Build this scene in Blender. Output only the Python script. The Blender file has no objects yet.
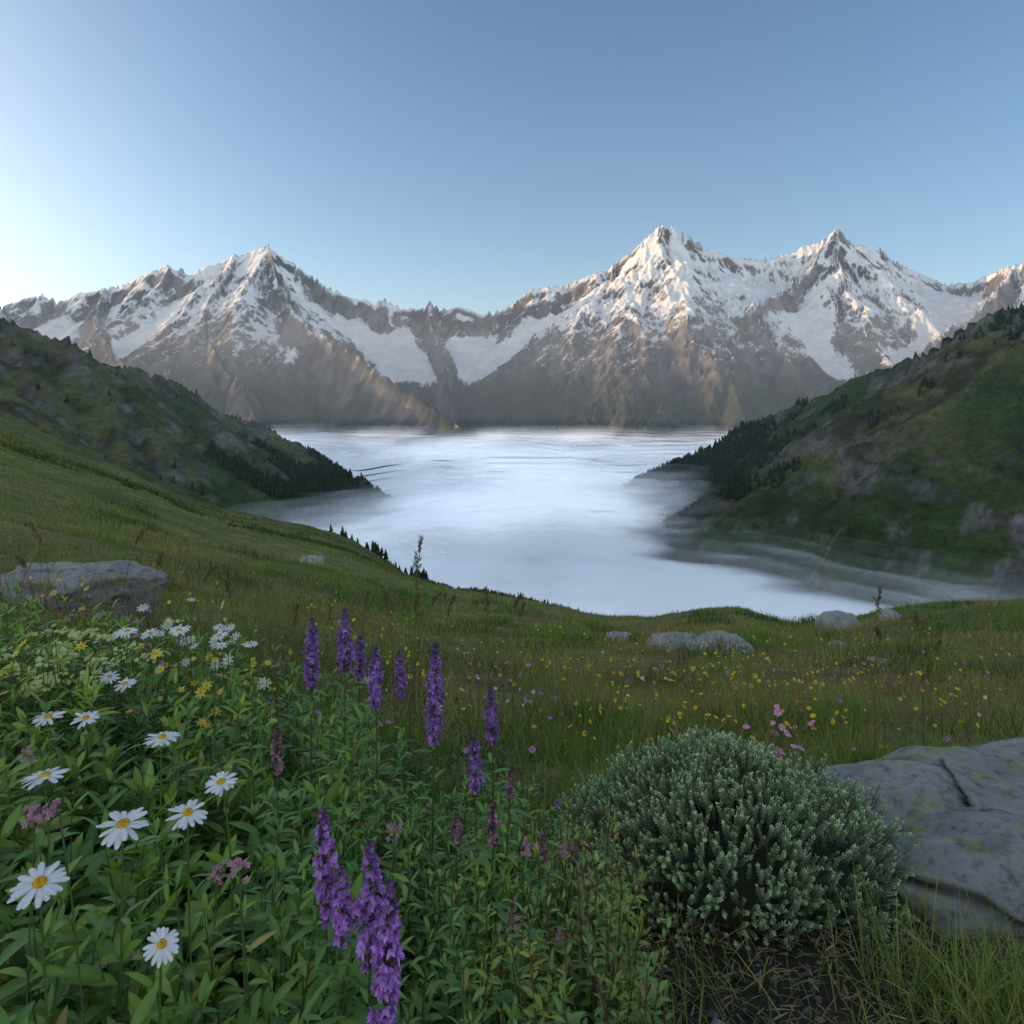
import bpy, math, numpy as np, time
from mathutils import Vector
T0=time.time()
rng=np.random.default_rng(7)
scene=bpy.context.scene
F=np.float32
# ------------------------------------------------------------------ noise
def _h(ix,iy,seed,iz=0):
    n=(ix.astype(np.int64)*374761393+iy.astype(np.int64)*668265263+np.int64(seed)*1274126177+np.asarray(iz,dtype=np.int64)*2147483647)&0xffffffff
    n=((n^(n>>13))*1274126177)&0xffffffff
    n=((n^(n>>16))*1103515245)&0xffffffff
    return ((n^(n>>15))&0xffffff).astype(np.float32)/F(0xffffff)
def vnoise(x,y,seed=0):
    x=np.asarray(x,dtype=np.float64); y=np.asarray(y,dtype=np.float64)
    x,y=0.8*x+0.6*y+seed*13.7, -0.6*x+0.8*y+seed*7.3
    x=np.atleast_1d(x); y=np.atleast_1d(y)
    ix=np.floor(x); iy=np.floor(y); fx=x-ix; fy=y-iy
    fx=fx*fx*fx*(fx*(fx*6-15)+10); fy=fy*fy*fy*(fy*(fy*6-15)+10)
    a=_h(ix,iy,seed); b=_h(ix+1,iy,seed); c=_h(ix,iy+1,seed); d=_h(ix+1,iy+1,seed)
    return (a+(b-a)*fx+(c-a)*fy+(a-b-c+d)*fx*fy)*2-1
def fbm(x,y,oct=4,seed=0,gain=.5):
    s=0;a=1;t=0
    for o in range(oct):
        s=s+a*vnoise(x*2**o,y*2**o,seed+o*17); t+=a; a*=gain
    return s/t
def ridged(x,y,oct=4,seed=0,gain=.5):
    s=0;a=1;t=0
    for o in range(oct):
        s=s+a*(1-np.abs(vnoise(x*2**o,y*2**o,seed+o*17))*2); t+=a; a*=gain
    return s/t
def vnoise3(p,seed=0):
    i=np.floor(p); f=p-i; f=f*f*(3-2*f)
    r=0
    for dx in (0,1):
        for dy in (0,1):
            for dz in (0,1):
                w=(f[:,0] if dx else 1-f[:,0])*(f[:,1] if dy else 1-f[:,1])*(f[:,2] if dz else 1-f[:,2])
                r=r+w*_h(i[:,0]+dx,i[:,1]+dy,seed,i[:,2]+dz)
    return r*2-1
def fbm3(p,oct=4,seed=0):
    s=0;a=1;t=0
    for o in range(oct):
        s=s+a*vnoise3(p*2**o+o*5.3,seed+o); t+=a; a*=.5
    return s/t
def sst(x,a,b):
    t=np.clip((x-a)/(b-a),0,1); return t*t*(3-2*t)
def nrm(v):
    return v/np.maximum(np.linalg.norm(v,axis=-1,keepdims=True),1e-9)
def mixc(a,b,t):
    a=np.asarray(a,float);b=np.asarray(b,float);t=np.asarray(t)[...,None]
    return a*(1-t)+b*t
def blur(H,r):
    for _ in range(3):
        for ax in (0,1):
            P=np.pad(H,[(r+1,r) if a==ax else (0,0) for a in (0,1)],mode='edge')
            C=np.cumsum(P,axis=ax); n=H.shape[ax]
            if ax==0: H=(C[2*r+1:2*r+1+n]-C[:n])/(2*r+1)
            else: H=(C[:,2*r+1:2*r+1+n]-C[:,:n])/(2*r+1)
    return H
# ------------------------------------------------------------------ mesh builder
class MB:
    def __init__(s): s.V=[];s.Q=[];s.T=[];s.C=[];s.MQ=[];s.MT=[];s.n=0
    def add(s,v,f,c,m=0):
        v=np.asarray(v,float).reshape(-1,3); f=np.asarray(f,int)
        c=np.asarray(c,float)
        if c.ndim==1: c=np.tile(c,(len(v),1))
        s.V.append(v); s.C.append(c.reshape(-1,3))
        if f.shape[1]==4: s.Q.append(f+s.n); s.MQ.append(np.full(len(f),m))
        else: s.T.append(f+s.n); s.MT.append(np.full(len(f),m))
        s.n+=len(v)
    def build(s,name,mats,smooth=True,parent=None):
        V=np.concatenate(s.V); C=np.concatenate(s.C)
        Q=np.concatenate(s.Q) if s.Q else np.zeros((0,4),int)
        T=np.concatenate(s.T) if s.T else np.zeros((0,3),int)
        M=np.concatenate(s.MQ+s.MT)
        me=bpy.data.meshes.new(name)
        me.vertices.add(len(V)); me.vertices.foreach_set('co',V.astype(F).ravel())
        me.loops.add(Q.size+T.size)
        me.loops.foreach_set('vertex_index',np.concatenate([Q.ravel(),T.ravel()]).astype(np.int32))
        me.polygons.add(len(Q)+len(T))
        st=np.concatenate([np.arange(len(Q))*4,Q.size+np.arange(len(T))*3]).astype(np.int32)
        me.polygons.foreach_set('loop_start',st)
        me.polygons.foreach_set('material_index',M.astype(np.int32))
        me.polygons.foreach_set('use_smooth',np.full(len(M),smooth))
        me.update(calc_edges=True)
        a=me.color_attributes.new('Col','FLOAT_COLOR','POINT')
        a.data.foreach_set('color',np.concatenate([C,np.ones((len(C),1))],1).astype(F).ravel())
        for m in mats: me.materials.append(m)
        o=bpy.data.objects.new(name,me); scene.collection.objects.link(o)
        if parent: o.parent=parent
        return o
def grid_faces(ny,nx):
    i=np.arange(ny*nx).reshape(ny,nx)
    return np.stack([i[:-1,:-1],i[:-1,1:],i[1:,1:],i[1:,:-1]],-1).reshape(-1,4)
def ribbons(mb,base,d,up,L,W,droop,cols,nseg=4,prof='leaf',fold=.3,three=True,m=0,tipcol=None):
    base=np.asarray(base,float).reshape(-1,3); d=np.asarray(d,float).reshape(-1,3)
    N=max(len(base),len(d)); base=np.broadcast_to(base,(N,3))
    d=nrm(np.broadcast_to(d,(N,3)).astype(float)); up=np.broadcast_to(up,(N,3)).astype(float)
    side=nrm(np.cross(d,up)); n=np.cross(side,d)
    L=np.broadcast_to(L,(N,)); W=np.broadcast_to(W,(N,)); droop=np.broadcast_to(droop,(N,))
    t=np.linspace(0,1,nseg+1)
    if prof=='leaf': w=np.maximum(np.sin(np.pi*t**.8),0)**.8*.97+.05*(1-t)
    elif prof=='blade': w=(1-t)**.6*.95+.05
    elif prof=='petal': w=np.interp(t,[0,.35,.75,.93,1],[.4,.9,1,.8,.45])
    elif prof=='floret': w=np.interp(t,[0,.5,1],[.4,1,.35])
    c=base[:,None]+L[:,None,None]*(d[:,None]*t[None,:,None])
    c=c-np.array([0,0,1.])*(droop*L)[:,None,None]*(t**2)[None,:,None]
    hw=(W/2)[:,None]*w[None]
    l=c-side[:,None]*hw[...,None]+n[:,None]*(fold*hw)[...,None]
    r=c+side[:,None]*hw[...,None]+n[:,None]*(fold*hw)[...,None]
    cols=np.broadcast_to(cols,(N,3))
    cc=np.repeat(cols[:,None],nseg+1,1)
    if tipcol is not None:
        tt=(t**1.5)[None,:,None]; cc=cc*(1-tt)+np.broadcast_to(tipcol,(N,3))[:,None]*tt
    if three:
        v=np.stack([l,c,r],2); k=3; c3=np.stack([cc,cc*1.25,cc],2)
    else:
        v=np.stack([l,r],2); k=2; c3=np.stack([cc,cc],2)
    f=grid_faces(nseg+1,k)
    ff=(f[None]+(np.arange(N)*(nseg+1)*k)[:,None,None]).reshape(-1,4)
    mb.add(v.reshape(-1,3),ff,c3.reshape(-1,3),m)
def tubes(mb,P,R,cols,m=0,k=4):
    P=np.asarray(P,float); N,K,_=P.shape
    R=np.broadcast_to(R,(N,K)); a=np.arange(k)*2*np.pi/k
    off=np.stack([np.cos(a),np.sin(a),0*a],-1)
    v=P[:,:,None]+off[None,None]*R[:,:,None,None]
    i=np.arange(K*k).reshape(K,k)
    f=np.stack([i[:-1],np.roll(i[:-1],-1,1),np.roll(i[1:],-1,1),i[1:]],-1).reshape(-1,4)
    ff=(f[None]+(np.arange(N)*K*k)[:,None,None]).reshape(-1,4)
    cols=np.broadcast_to(cols,(N,3))
    mb.add(v.reshape(-1,3),ff,np.repeat(cols,K*k,0),m)
def rdir(N,lo,hi):
    a=rng.uniform(0,2*np.pi,N); e=rng.uniform(lo,hi,N)
    return np.stack([np.cos(a)*np.cos(e),np.sin(a)*np.cos(e),np.sin(e)],-1)
def vary(c,N,v=.2,h=.08):
    c=np.asarray(c,float)*(1+rng.normal(0,v,(N,1)))*(1+rng.normal(0,h,(N,3)))
    return np.clip(c,.002,1)
# ------------------------------------------------------------------ materials
def newmat(name):
    m=bpy.data.materials.new(name); m.use_nodes=True
    nt=m.node_tree; nt.nodes.clear()
    return m,nt,nt.nodes,nt.links
def foliage_mat(name,rough=.5,trans=.3,spec=.3,tboost=(1.3,1.4,.7)):
    m,nt,N,Lk=newmat(name)
    a=N.new('ShaderNodeAttribute'); a.attribute_name='Col'
    p=N.new('ShaderNodeBsdfPrincipled'); p.inputs['Roughness'].default_value=rough
    p.inputs['Specular IOR Level'].default_value=spec
    t=N.new('ShaderNodeBsdfTranslucent'); mul=N.new('ShaderNodeVectorMath'); mul.operation='MULTIPLY'
    mul.inputs[1].default_value=tboost
    mx=N.new('ShaderNodeMixShader'); mx.inputs[0].default_value=trans
    o=N.new('ShaderNodeOutputMaterial')
    Lk.new(a.outputs['Color'],p.inputs['Base Color']); Lk.new(a.outputs['Color'],mul.inputs[0])
    Lk.new(mul.outputs[0],t.inputs['Color']); Lk.new(p.outputs[0],mx.inputs[1]); Lk.new(t.outputs[0],mx.inputs[2])
    Lk.new(mx.outputs[0],o.inputs['Surface'])
    return m
def terrain_mat(name,scales,colvar=.5,bump=.6,dist=1.0,rough=.95):
    m,nt,N,Lk=newmat(name)
    a=N.new('ShaderNodeAttribute'); a.attribute_name='Col'
    g=N.new('ShaderNodeNewGeometry')
    p=N.new('ShaderNodeBsdfPrincipled'); p.inputs['Roughness'].default_value=rough; p.inputs['Specular IOR Level'].default_value=.1
    o=N.new('ShaderNodeOutputMaterial')
    cur=a.outputs['Color']; hs=None
    for i,s in enumerate(scales):
        n=N.new('ShaderNodeTexNoise'); n.inputs['Scale'].default_value=s; n.inputs['Detail'].default_value=8; n.inputs['Roughness'].default_value=.65
        Lk.new(g.outputs['Position'],n.inputs['Vector'])
        mr=N.new('ShaderNodeMapRange'); mr.inputs[1].default_value=.3; mr.inputs[2].default_value=.7
        mr.inputs[3].default_value=1-colvar; mr.inputs[4].default_value=1+colvar
        Lk.new(n.outputs['Fac'],mr.inputs[0])
        vm=N.new('ShaderNodeVectorMath'); vm.operation='SCALE'
        Lk.new(cur,vm.inputs[0]); Lk.new(mr.outputs[0],vm.inputs['Scale']); cur=vm.outputs[0]
        if hs is None: hs=n.outputs['Fac']
        else:
            ad=N.new('ShaderNodeMath'); ad.operation='ADD'; Lk.new(hs,ad.inputs[0]); Lk.new(n.outputs['Fac'],ad.inputs[1]); hs=ad.outputs[0]
    b=N.new('ShaderNodeBump'); b.inputs['Strength'].default_value=bump; b.inputs['Distance'].default_value=dist
    Lk.new(hs,b.inputs['Height']); Lk.new(b.outputs[0],p.inputs['Normal'])
    Lk.new(cur,p.inputs['Base Color']); Lk.new(p.outputs[0],o.inputs['Surface'])
    return m
def rock_mat(name,sc=1.0):
    m,nt,N,Lk=newmat(name)
    g=N.new('ShaderNodeNewGeometry')
    def noise(s,d=8,r=.65):
        n=N.new('ShaderNodeTexNoise'); n.inputs['Scale'].default_value=s*sc; n.inputs['Detail'].default_value=d; n.inputs['Roughness'].default_value=r
        Lk.new(g.outputs['Position'],n.inputs['Vector']); return n.outputs['Fac']
    def ramp(src,stops):
        r=N.new('ShaderNodeValToRGB'); e=r.color_ramp.elements
        e[0].position=stops[0][0]; e[0].color=(*stops[0][1],1); e[1].position=stops[-1][0]; e[1].color=(*stops[-1][1],1)
        for p_,c in stops[1:-1]:
            q=e.new(p_); q.color=(*c,1)
        Lk.new(src,r.inputs[0]); return r.outputs[0]
    n1=noise(3.5); n2=noise(26,9,.72); n3=noise(5,8,.76); n4=noise(14,6,.7); n5=noise(110,5,.7)
    base=ramp(n1,[(.3,(.38,.36,.33)),(.5,(.50,.48,.45)),(.7,(.62,.60,.56))])
    det=ramp(n2,[(.33,(.38,.38,.38)),(.48,(.92,.92,.92)),(.72,(1.2,1.2,1.2))])
    mm=N.new('ShaderNodeMix'); mm.data_type='RGBA'; mm.blend_type='MULTIPLY'; mm.inputs[0].default_value=.95
    Lk.new(base,mm.inputs[6]); Lk.new(det,mm.inputs[7])
    lm=ramp(n3,[(.53,(0,0,0)),(.59,(.85,.85,.85))])
    l=N.new('ShaderNodeMix'); l.data_type='RGBA'; Lk.new(lm,l.inputs[0]); Lk.new(mm.outputs[2],l.inputs[6])
    lc=N.new('ShaderNodeMix'); lc.data_type='RGBA'; lc.blend_type='MULTIPLY'; lc.inputs[0].default_value=.6; lc.inputs[6].default_value=(.52,.53,.20,1); Lk.new(det,lc.inputs[7])
    Lk.new(lc.outputs[2],l.inputs[7])
    lm2=ramp(n4,[(.62,(0,0,0)),(.68,(.7,.7,.7))])
    l2=N.new('ShaderNodeMix'); l2.data_type='RGBA'; Lk.new(lm2,l2.inputs[0]); Lk.new(l.outputs[2],l2.inputs[6]); l2.inputs[7].default_value=(.16,.14,.12,1)
    p=N.new('ShaderNodeBsdfPrincipled'); p.inputs['Roughness'].default_value=.9; p.inputs['Specular IOR Level'].default_value=.2
    Lk.new(l2.outputs[2],p.inputs['Base Color'])
    ad=N.new('ShaderNodeMath'); ad.operation='ADD'; Lk.new(n2,ad.inputs[0])
    ml=N.new('ShaderNodeMath'); ml.operation='MULTIPLY'; ml.inputs[1].default_value=.35; Lk.new(n5,ml.inputs[0]); Lk.new(ml.outputs[0],ad.inputs[1])
    b=N.new('ShaderNodeBump'); b.inputs['Strength'].default_value=1.0; b.inputs['Distance'].default_value=.04/sc
    Lk.new(ad.outputs[0],b.inputs['Height']); Lk.new(b.outputs[0],p.inputs['Normal'])
    o=N.new('ShaderNodeOutputMaterial'); Lk.new(p.outputs[0],o.inputs['Surface'])
    return m
M_leaf=foliage_mat('leaf',.42,.3,.4)
M_grass=foliage_mat('grass',.55,.35,.25)
M_petal=foliage_mat('petal',.6,.3,.2,(1,1,1))
M_shrub=foliage_mat('shrub_leaf',.7,.25,.15,(1.1,1.2,.9))
M_con=foliage_mat('conifer',.9,.05,.05)
M_rock=rock_mat('boulder_stone',1.0)
M_near=terrain_mat('meadow_soil_turf',[.9,9.0],.45,.7,.06)
M_mid=terrain_mat('alpine_slope',[.012,.09],.42,1.0,6.0)
M_far=terrain_mat('high_mountain',[.006,.04],.15,.9,16.0,.9)
# ------------------------------------------------------------------ near terrain function
S_=np.array([-1.2,-.731,-.56,-.403,-.303,-.231,-.16,-.103,0,.126,.197,.269,.326,.397,.454,.526,.597,.731,1.2])
E_=np.array([.10,-.026,-.097,-.164,-.186,-.207,-.246,-.266,-.288,-.312,-.318,-.305,-.300,-.319,-.319,-.303,-.293,-.284,-.25])
Y_=np.array([260,240,225,200,185,170,140,95,62,52,48,45,42,50,50,46,42,40,40.])
def near_h(x,y):
    x=np.asarray(x,float); y=np.asarray(y,float)
    s=np.clip(x/np.maximum(y,2.0),-1.2,1.2)
    E=np.interp(s,S_,E_); Yc=np.interp(s,S_,Y_)
    a0=np.interp(s,[-1.2,-.7,-.1,.5,1.2],[-.02,-.12,-.27,-.28,-.25])
    a1=E+.82/Yc
    t=np.clip(np.log(np.maximum(y,4)/4)/np.log(Yc/4),0,1); t=t*t*(3-2*t)
    a=a0*(1-t)+a1*t
    z=-.82+y*a
    d=np.maximum(y-Yc*.95,0); R=.22*Yc
    z=z-.45*(np.sqrt(d*d+R*R)-R)
    z=z+.035*fbm(x/.7,y/.7,3,3)*sst(y,-1,2)+.15*fbm(x/3.1,y/3.1,3,5)*sst(y,3,9)
    z=z+.75*fbm(x/13.,y/13.,4,9)*sst(y,12,40)+3.4*fbm(x/48.,y/48.,4,11)*sst(y,60,150)
    return z
def polyh(X,Y,ridges,k1,hd,Ld,base,k2=None):
    H=np.full(X.shape,base,dtype=np.float64)
    for ri,pts in enumerate(ridges):
        kk1=k1 if (k2 is None or ri==0) else k2
        for (ax,ay,az),(bx,by,bz) in zip(pts[:-1],pts[1:]):
            dx,dy=bx-ax,by-ay
            t=np.clip(((X-ax)*dx+(Y-ay)*dy)/(dx*dx+dy*dy),0,1)
            d=np.hypot(X-ax-t*dx,Y-ay-t*dy)
            z=az+(bz-az)*t
            h=z-kk1*d-hd*(1-np.exp(-d/Ld))
            kk=25.0 if hd>100 else 8.0
            m=np.maximum(H,h); H=m+kk*.5*np.maximum(1-np.abs(H-h)/(kk*2),0)**2
    return H
def erode(H,X,Y,xs,ys,wav,amp,n,seed,gmax=.5,gain=.5):
    for o in range(n):
        gy,gx=np.gradient(H,ys,xs)
        mag=np.hypot(gx,gy)+1e-6; st=np.clip(mag/gmax,0,1)
        ux=(-gy/mag).astype(F); uy=(gx/mag).astype(F)
        px=X/wav+seed*3.1; py=Y/wav+seed*1.7
        ix=np.floor(px); iy=np.floor(py); fx=(px-ix).astype(F); fy=(py-iy).astype(F)
        va=np.zeros(X.shape,F); wt=np.zeros(X.shape,F)
        for i in range(-2,2):
            for j in range(-2,2):
                hx=_h(ix-i,iy-j,seed+o*31)*F(.5); hy=_h(ix-i,iy-j,seed+o*31+7)*F(.5)
                qx=fx+i-hx; qy=fy+j-hy
                w=np.exp(-(qx*qx+qy*qy)*2); wt+=w
                va+=np.cos((qx*ux+qy*uy)*F(2*np.pi))*w
        H=H+amp*st*(va/wt)
        wav*=.5; amp*=gain
    return H
# ------------------------------------------------------------------ mid mountains
mid_ridges=[
 [(-1900,-900,600),(-1750,300,560),(-1500,900,400),(-1270,1300,240),(-1110,1500,162),(-1001,1550,138),(-879,1700,58),(-711,1900,-56),(-606,1980,-134),(-440,1980,-230),(-330,1950,-290)],  # first points unseen, ridge raised there to block the low sun
 [(1900,-600,560),(1750,500,430),(1480,1050,330),(1060,1400,208),(915,1650,88),(761,1850,-2),(551,2050,-150),(400,2130,-240),(288,2165,-294)],
 [(-2900,600,850),(-3050,1500,930),(-3450,2800,1040),(-4600,4200,980)],  # unseen massif added left of view to keep sun off the right slope
 [(-1110,1500,150),(-900,1300,-60),(-760,1150,-250)],
 [(1480,1050,330),(1150,1150,60),(1000,1080,-80)],
]
def axis(lo,a,b,hi,fine,coarse):
    return np.concatenate([np.arange(lo,a,coarse),np.arange(a,b,fine),np.arange(b,hi+coarse,coarse)])
mx_=axis(-4900,-1500,1500,2800,7.5,45); my_=axis(-900,850,2500,4500,7.5,45)
MX,MY=np.meshgrid(mx_,my_)
wx=MX+28*fbm(MX/260,MY/260,3,21); wy=MY+28*fbm(MX/260,MY/260,3,22)
MH=polyh(wx,wy,mid_ridges,.66,14,60,-430)
MH=erode(MH,MX,MY,mx_,my_,260.,21.,4,5)
MH+=6*fbm(MX/60,MY/60,4,31)
def lookup(xs,ys,H,x,y):
    ix=np.clip(np.searchsorted(xs,x)-1,0,len(xs)-2); iy=np.clip(np.searchsorted(ys,y)-1,0,len(ys)-2)
    tx=np.clip((x-xs[ix])/(xs[ix+1]-xs[ix]),0,1); ty=np.clip((y-ys[iy])/(ys[iy+1]-ys[iy]),0,1)
    return H[iy,ix]*(1-tx)*(1-ty)+H[iy,ix+1]*tx*(1-ty)+H[iy+1,ix]*(1-tx)*ty+H[iy+1,ix+1]*tx*ty
mid_h=lambda x,y: lookup(mx_,my_,MH,x,y)
n1=fbm(MX/170,MY/170,5,41); n2=fbm(MX/40,MY/40,4,43); n3=fbm(MX/22,MY/22,4,44)
cr=sst(-MH+90*n1,80,160)*sst(MX,480,680)*sst(n2+.6*n1,-.2,.1)
MH=MH+cr*(26*ridged(MX/60,MY/60,4,47))
gy,gx=np.gradient(MH,my_,mx_); sl=np.hypot(gx,gy)
col=mixc((.052,.080,.028),(.125,.128,.050),sst(n1,-.3,.4))
rk=np.maximum(sst(sl+.25*n2+.15*n1,.92,1.15)*.6,cr*sst(sl+.4*n3,.55,.85)*.85)
dk=sst(n2+n1,.1,.5)[...,None]; col=col*(1-.5*dk)
rc=mixc((.11,.10,.095),(.24,.225,.215),sst(n3,-.4,.4))
col=col*(1-rk[...,None])+rc*rk[...,None]
mb=MB(); mb.add(np.stack([MX,MY,MH],-1),grid_faces(len(my_),len(mx_)),col.reshape(-1,3))
mb.build('valley_mountainside',[M_mid])
print('mid',time.time()-T0)
# ------------------------------------------------------------------ far range (surveyed at nominal 8400 m)
def R(*pts):
    out=[]
    for u,v,d in pts:
        q=d/8400.
        out.append((12*u*q,d,12*v*q))
    return out
sky_pts=[(-760,132,8300),(-700,138,8400),(-620,136,8400),(-560,104,8400),(-512,90,8400),(-472,104,8400),(-450,99,8400),(-412,110,8400),(-347,131,8350),(-312,127,8400),(-277,142,8500),(-256,150,8500),(-242,151,8500),(-212,133,8500),(-182,111,8450),(-162,99,8400),(-132,99,8400),(-107,88,8450),(-80,95,8400),(-62,88,8400),(-12,88,8400),(18,108,8450),(48,114,8400),(98,129,8350),(128,154,8350),(148,170,8400),(163,171,8400),(178,164,8400),(198,147,8350),(228,141,8400),(263,142,8350),(288,147,8400),(310,157,8350),(323,167,8300),(338,157,8300),(368,147,8300),(398,127,8200),(438,114,8000),(473,119,7700),(488,131,7400),(512,136,7200),(600,150,6800),(720,150,6400)]  # leftmost points out of view, raised to shade the lower slopes
far_ridges=[R(*sky_pts),
 R((-242,151,8500),(-225,98,7700),(-190,66,7000),(-140,28,6300),(-85,-10,5700),(-40,-38,5300)),
 R((-277,144,8500),(-300,92,7700),(-300,60,7000),(-270,10,6100),(-255,-30,5400)),
 R((-412,112,8400),(-420,75,7500),(-400,40,6700),(-370,10,6000)),
 R((-512,92,8400),(-500,60,7400),(-470,40,6600),(-430,10,6000)),
 R((-80,97,8400),(-72,55,7700),(-68,10,6900),(-50,-25,6200)),
 R((98,130,8350),(88,75,7700),(50,25,6900),(40,-25,6100)),
 R((153,172,8400),(135,110,7900),(120,70,7500),(100,30,6900),(90,-15,6200)),
 R((178,165,8400),(205,105,7700),(230,85,7400)),
 R((323,169,8300),(285,115,7600),(240,90,7000),(200,40,6300),(150,-15,5700),(110,-42,5300)),
 R((240,90,7000),(260,40,6300),(240,0,5800)),
 R((323,169,8300),(335,110,7500),(330,60,6800),(300,10,6000)),
 R((438,115,8000),(410,80,7200),(380,40,6500),(350,0,5800)),
 R((500,134,7300),(468,88,6600),(420,55,6000),(380,20,5500)),
]
fx_=np.arange(-9000,7800,13.); fy_=np.arange(4700,9700,12.)
FX,FY=np.meshgrid(fx_,fy_)
wx=FX+90*fbm(FX/800,FY/800,4,51); wy=FY+90*fbm(FX/800,FY/800,4,52)
FH=polyh(wx,wy,far_ridges,.66,260,330,-460,.84)
B0=blur(FH,26); conc=np.clip(B0-FH,0,160)
gm=sst(B0,50,300)*(1-sst(B0,1150,1500))
FH=FH+.95*conc*gm
env=sst(FH,-400,200); glac=sst(conc,18,65)*gm
conv=1-.55*sst(FH-B0,60,160)
FE=erode(FH,FX,FY,fx_,fy_,760.,88.,2,9,.6,.5)
FE2=erode(FE,FX,FY,fx_,fy_,190.,22.,3,19,.6,.55)
rough=(1-.8*glac)
FH=FH+(FE-FH)*(1-.6*glac)*(.4+.6*conv)+(FE2-FE)*rough*conv+env*(11*ridged(FX/160,FY/160,4,61,.6))*rough*conv
print('far',time.time()-T0)
Hs=blur(FH,2)
gy,gx=np.gradient(Hs,fy_,fx_); sl=np.hypot(gx,gy); nz=1/np.sqrt(1+sl*sl)
gy,gx=np.gradient(FH,fy_,fx_); nzf=1/np.sqrt(1+gx*gx+gy*gy)
n1=fbm(FX/600,FY/600,4,71); n2=fbm(FX/70,FY/70,4,73)
thr=np.interp(FH+170*n1,[120,400,900,1300,1900],[1.00,.83,.70,.61,.54])-.26*glac
snow=sst(.5*nz+.5*nzf+.05*n2-thr,-.015,.02)
rockc=mixc((.115,.108,.105),(.255,.238,.225),sst(n2+n1,-.5,.6))
grn=sst(-FH+250*n1,-420,50)*sst(nz,.50,.70)
col=mixc(rockc,(.065,.082,.045),grn*.85)
col=mixc(col,(.88,.88,.88),snow)
mb=MB(); mb.add(np.stack([FX,FY,FH],-1),grid_faces(len(fy_),len(fx_)),col.reshape(-1,3))
mb.build('snowy_mountain_range',[M_far])
far_h=lambda x,y: lookup(fx_,fy_,FH,x,y)
# ------------------------------------------------------------------ near ground sheet
t=np.linspace(-1,1,620); k=8.; nx_=900*np.sinh(k*t)/np.sinh(k)
t=np.linspace(-.42,1,560); ny_=900*np.sinh(k*t)/np.sinh(k)
NX,NY=np.meshgrid(nx_,ny_); NH=near_h(NX,NY)
g1=fbm(NX/9,NY/9,4,81); g2=fbm(NX/1.3,NY/1.3,4,83); g3=fbm(NX/45,NY/45,4,85)
col=mixc((.10,.14,.036),(.21,.20,.065),sst(g1+.5*g3,-.35,.45))
col=mixc(col,(.17,.12,.065),sst(g2+.4*g1,.15,.6)*.6)
fl=sst(g3,-.1,.5)*sst(NY,50,90); col=col*(1-.45*fl[...,None])
soil=sst(-NY,-3.4,-2.2); col=mixc(col,(.045,.034,.024),soil)
mb=MB(); mb.add(np.stack([NX,NY,NH],-1),grid_faces(len(ny_),len(nx_)),col.reshape(-1,3))
mb.build('meadow_ground',[M_near])
print('near',time.time()-T0)
# ------------------------------------------------------------------ fog sea
def fog_mat():
    m,nt,N,Lk=newmat('valley_fog')
    a=N.new('ShaderNodeAttribute'); a.attribute_name='Col'
    sp=N.new('ShaderNodeSeparateColor'); Lk.new(a.outputs['Color'],sp.inputs[0])
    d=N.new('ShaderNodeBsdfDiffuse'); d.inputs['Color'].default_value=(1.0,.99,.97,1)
    # extra lobes: added brightness put in the fog colour, replacing multiple scattering
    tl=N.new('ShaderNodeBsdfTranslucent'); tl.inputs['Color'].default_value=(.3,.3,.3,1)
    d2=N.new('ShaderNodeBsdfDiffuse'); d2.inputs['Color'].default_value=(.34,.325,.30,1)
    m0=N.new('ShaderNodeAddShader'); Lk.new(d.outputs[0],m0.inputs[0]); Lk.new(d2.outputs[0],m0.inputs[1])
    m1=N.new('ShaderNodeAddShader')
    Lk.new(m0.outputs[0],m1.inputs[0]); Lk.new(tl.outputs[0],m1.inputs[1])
    tr=N.new('ShaderNodeBsdfTransparent'); mx=N.new('ShaderNodeMixShader')
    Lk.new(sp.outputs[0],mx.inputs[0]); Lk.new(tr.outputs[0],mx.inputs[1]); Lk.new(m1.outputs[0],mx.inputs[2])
    o=N.new('ShaderNodeOutputMaterial'); Lk.new(mx.outputs[0],o.inputs['Surface'])
    return m
M_fog=fog_mat()
gx_=np.arange(-4600,4600,24.); gy_=np.concatenate([np.arange(250,2600,16.),np.arange(2600,7600,34.)])
GX,GY=np.meshgrid(gx_,gy_)
TH=np.maximum(mid_h(GX,GY),np.where(GY>4750,far_h(GX,GY),-500))
TH=np.maximum(TH,np.where((GY<880)&(np.abs(GX)<880),near_h(GX,GY),-500))
mb=MB()
NL=6
far_s=sst(GY,2200,5200)
for i in range(NL):
    und=fbm(GX/560,GY/620,4,90,.42)*52*(1-.75*far_s)+fbm(GX/170,GY/190,3,92)*7*(1-far_s)
    Z=-196-20*i+und*(1-.06*i)
    dep=Z-TH
    w=fbm(GX/460+i*.07,GY/520,5,95)
    w2=fbm(GX/150+i*.2,GY/170,5,99+i)
    al=sst(dep+60*w2,-15,95+140*far_s)
    dens=[.12,.20,.36,.6,.9,1.0][i]
    wis=sst(w+.35*w2*(1-.6*far_s),-.35,.50) if i<4 else sst(w,-1.2,-.4)
    al=al*dens*(wis*.9+.1)
    if i==NL-1: al=sst(dep,-5,45)
    al=al*sst(GY,250,520)
    c=np.repeat(al.reshape(-1,1),3,1)
    mb.add(np.stack([GX,GY,Z],-1),grid_faces(len(gy_),len(gx_)),c)
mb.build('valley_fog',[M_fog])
m,nt,N,Lk=newmat('mountain_haze')
vs=N.new('ShaderNodeVolumeScatter'); vs.inputs['Color'].default_value=(.80,.89,1,1); vs.inputs['Density'].default_value=7e-5; vs.inputs['Anisotropy'].default_value=.2
o=N.new('ShaderNodeOutputMaterial'); Lk.new(vs.outputs[0],o.inputs['Volume'])
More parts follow.
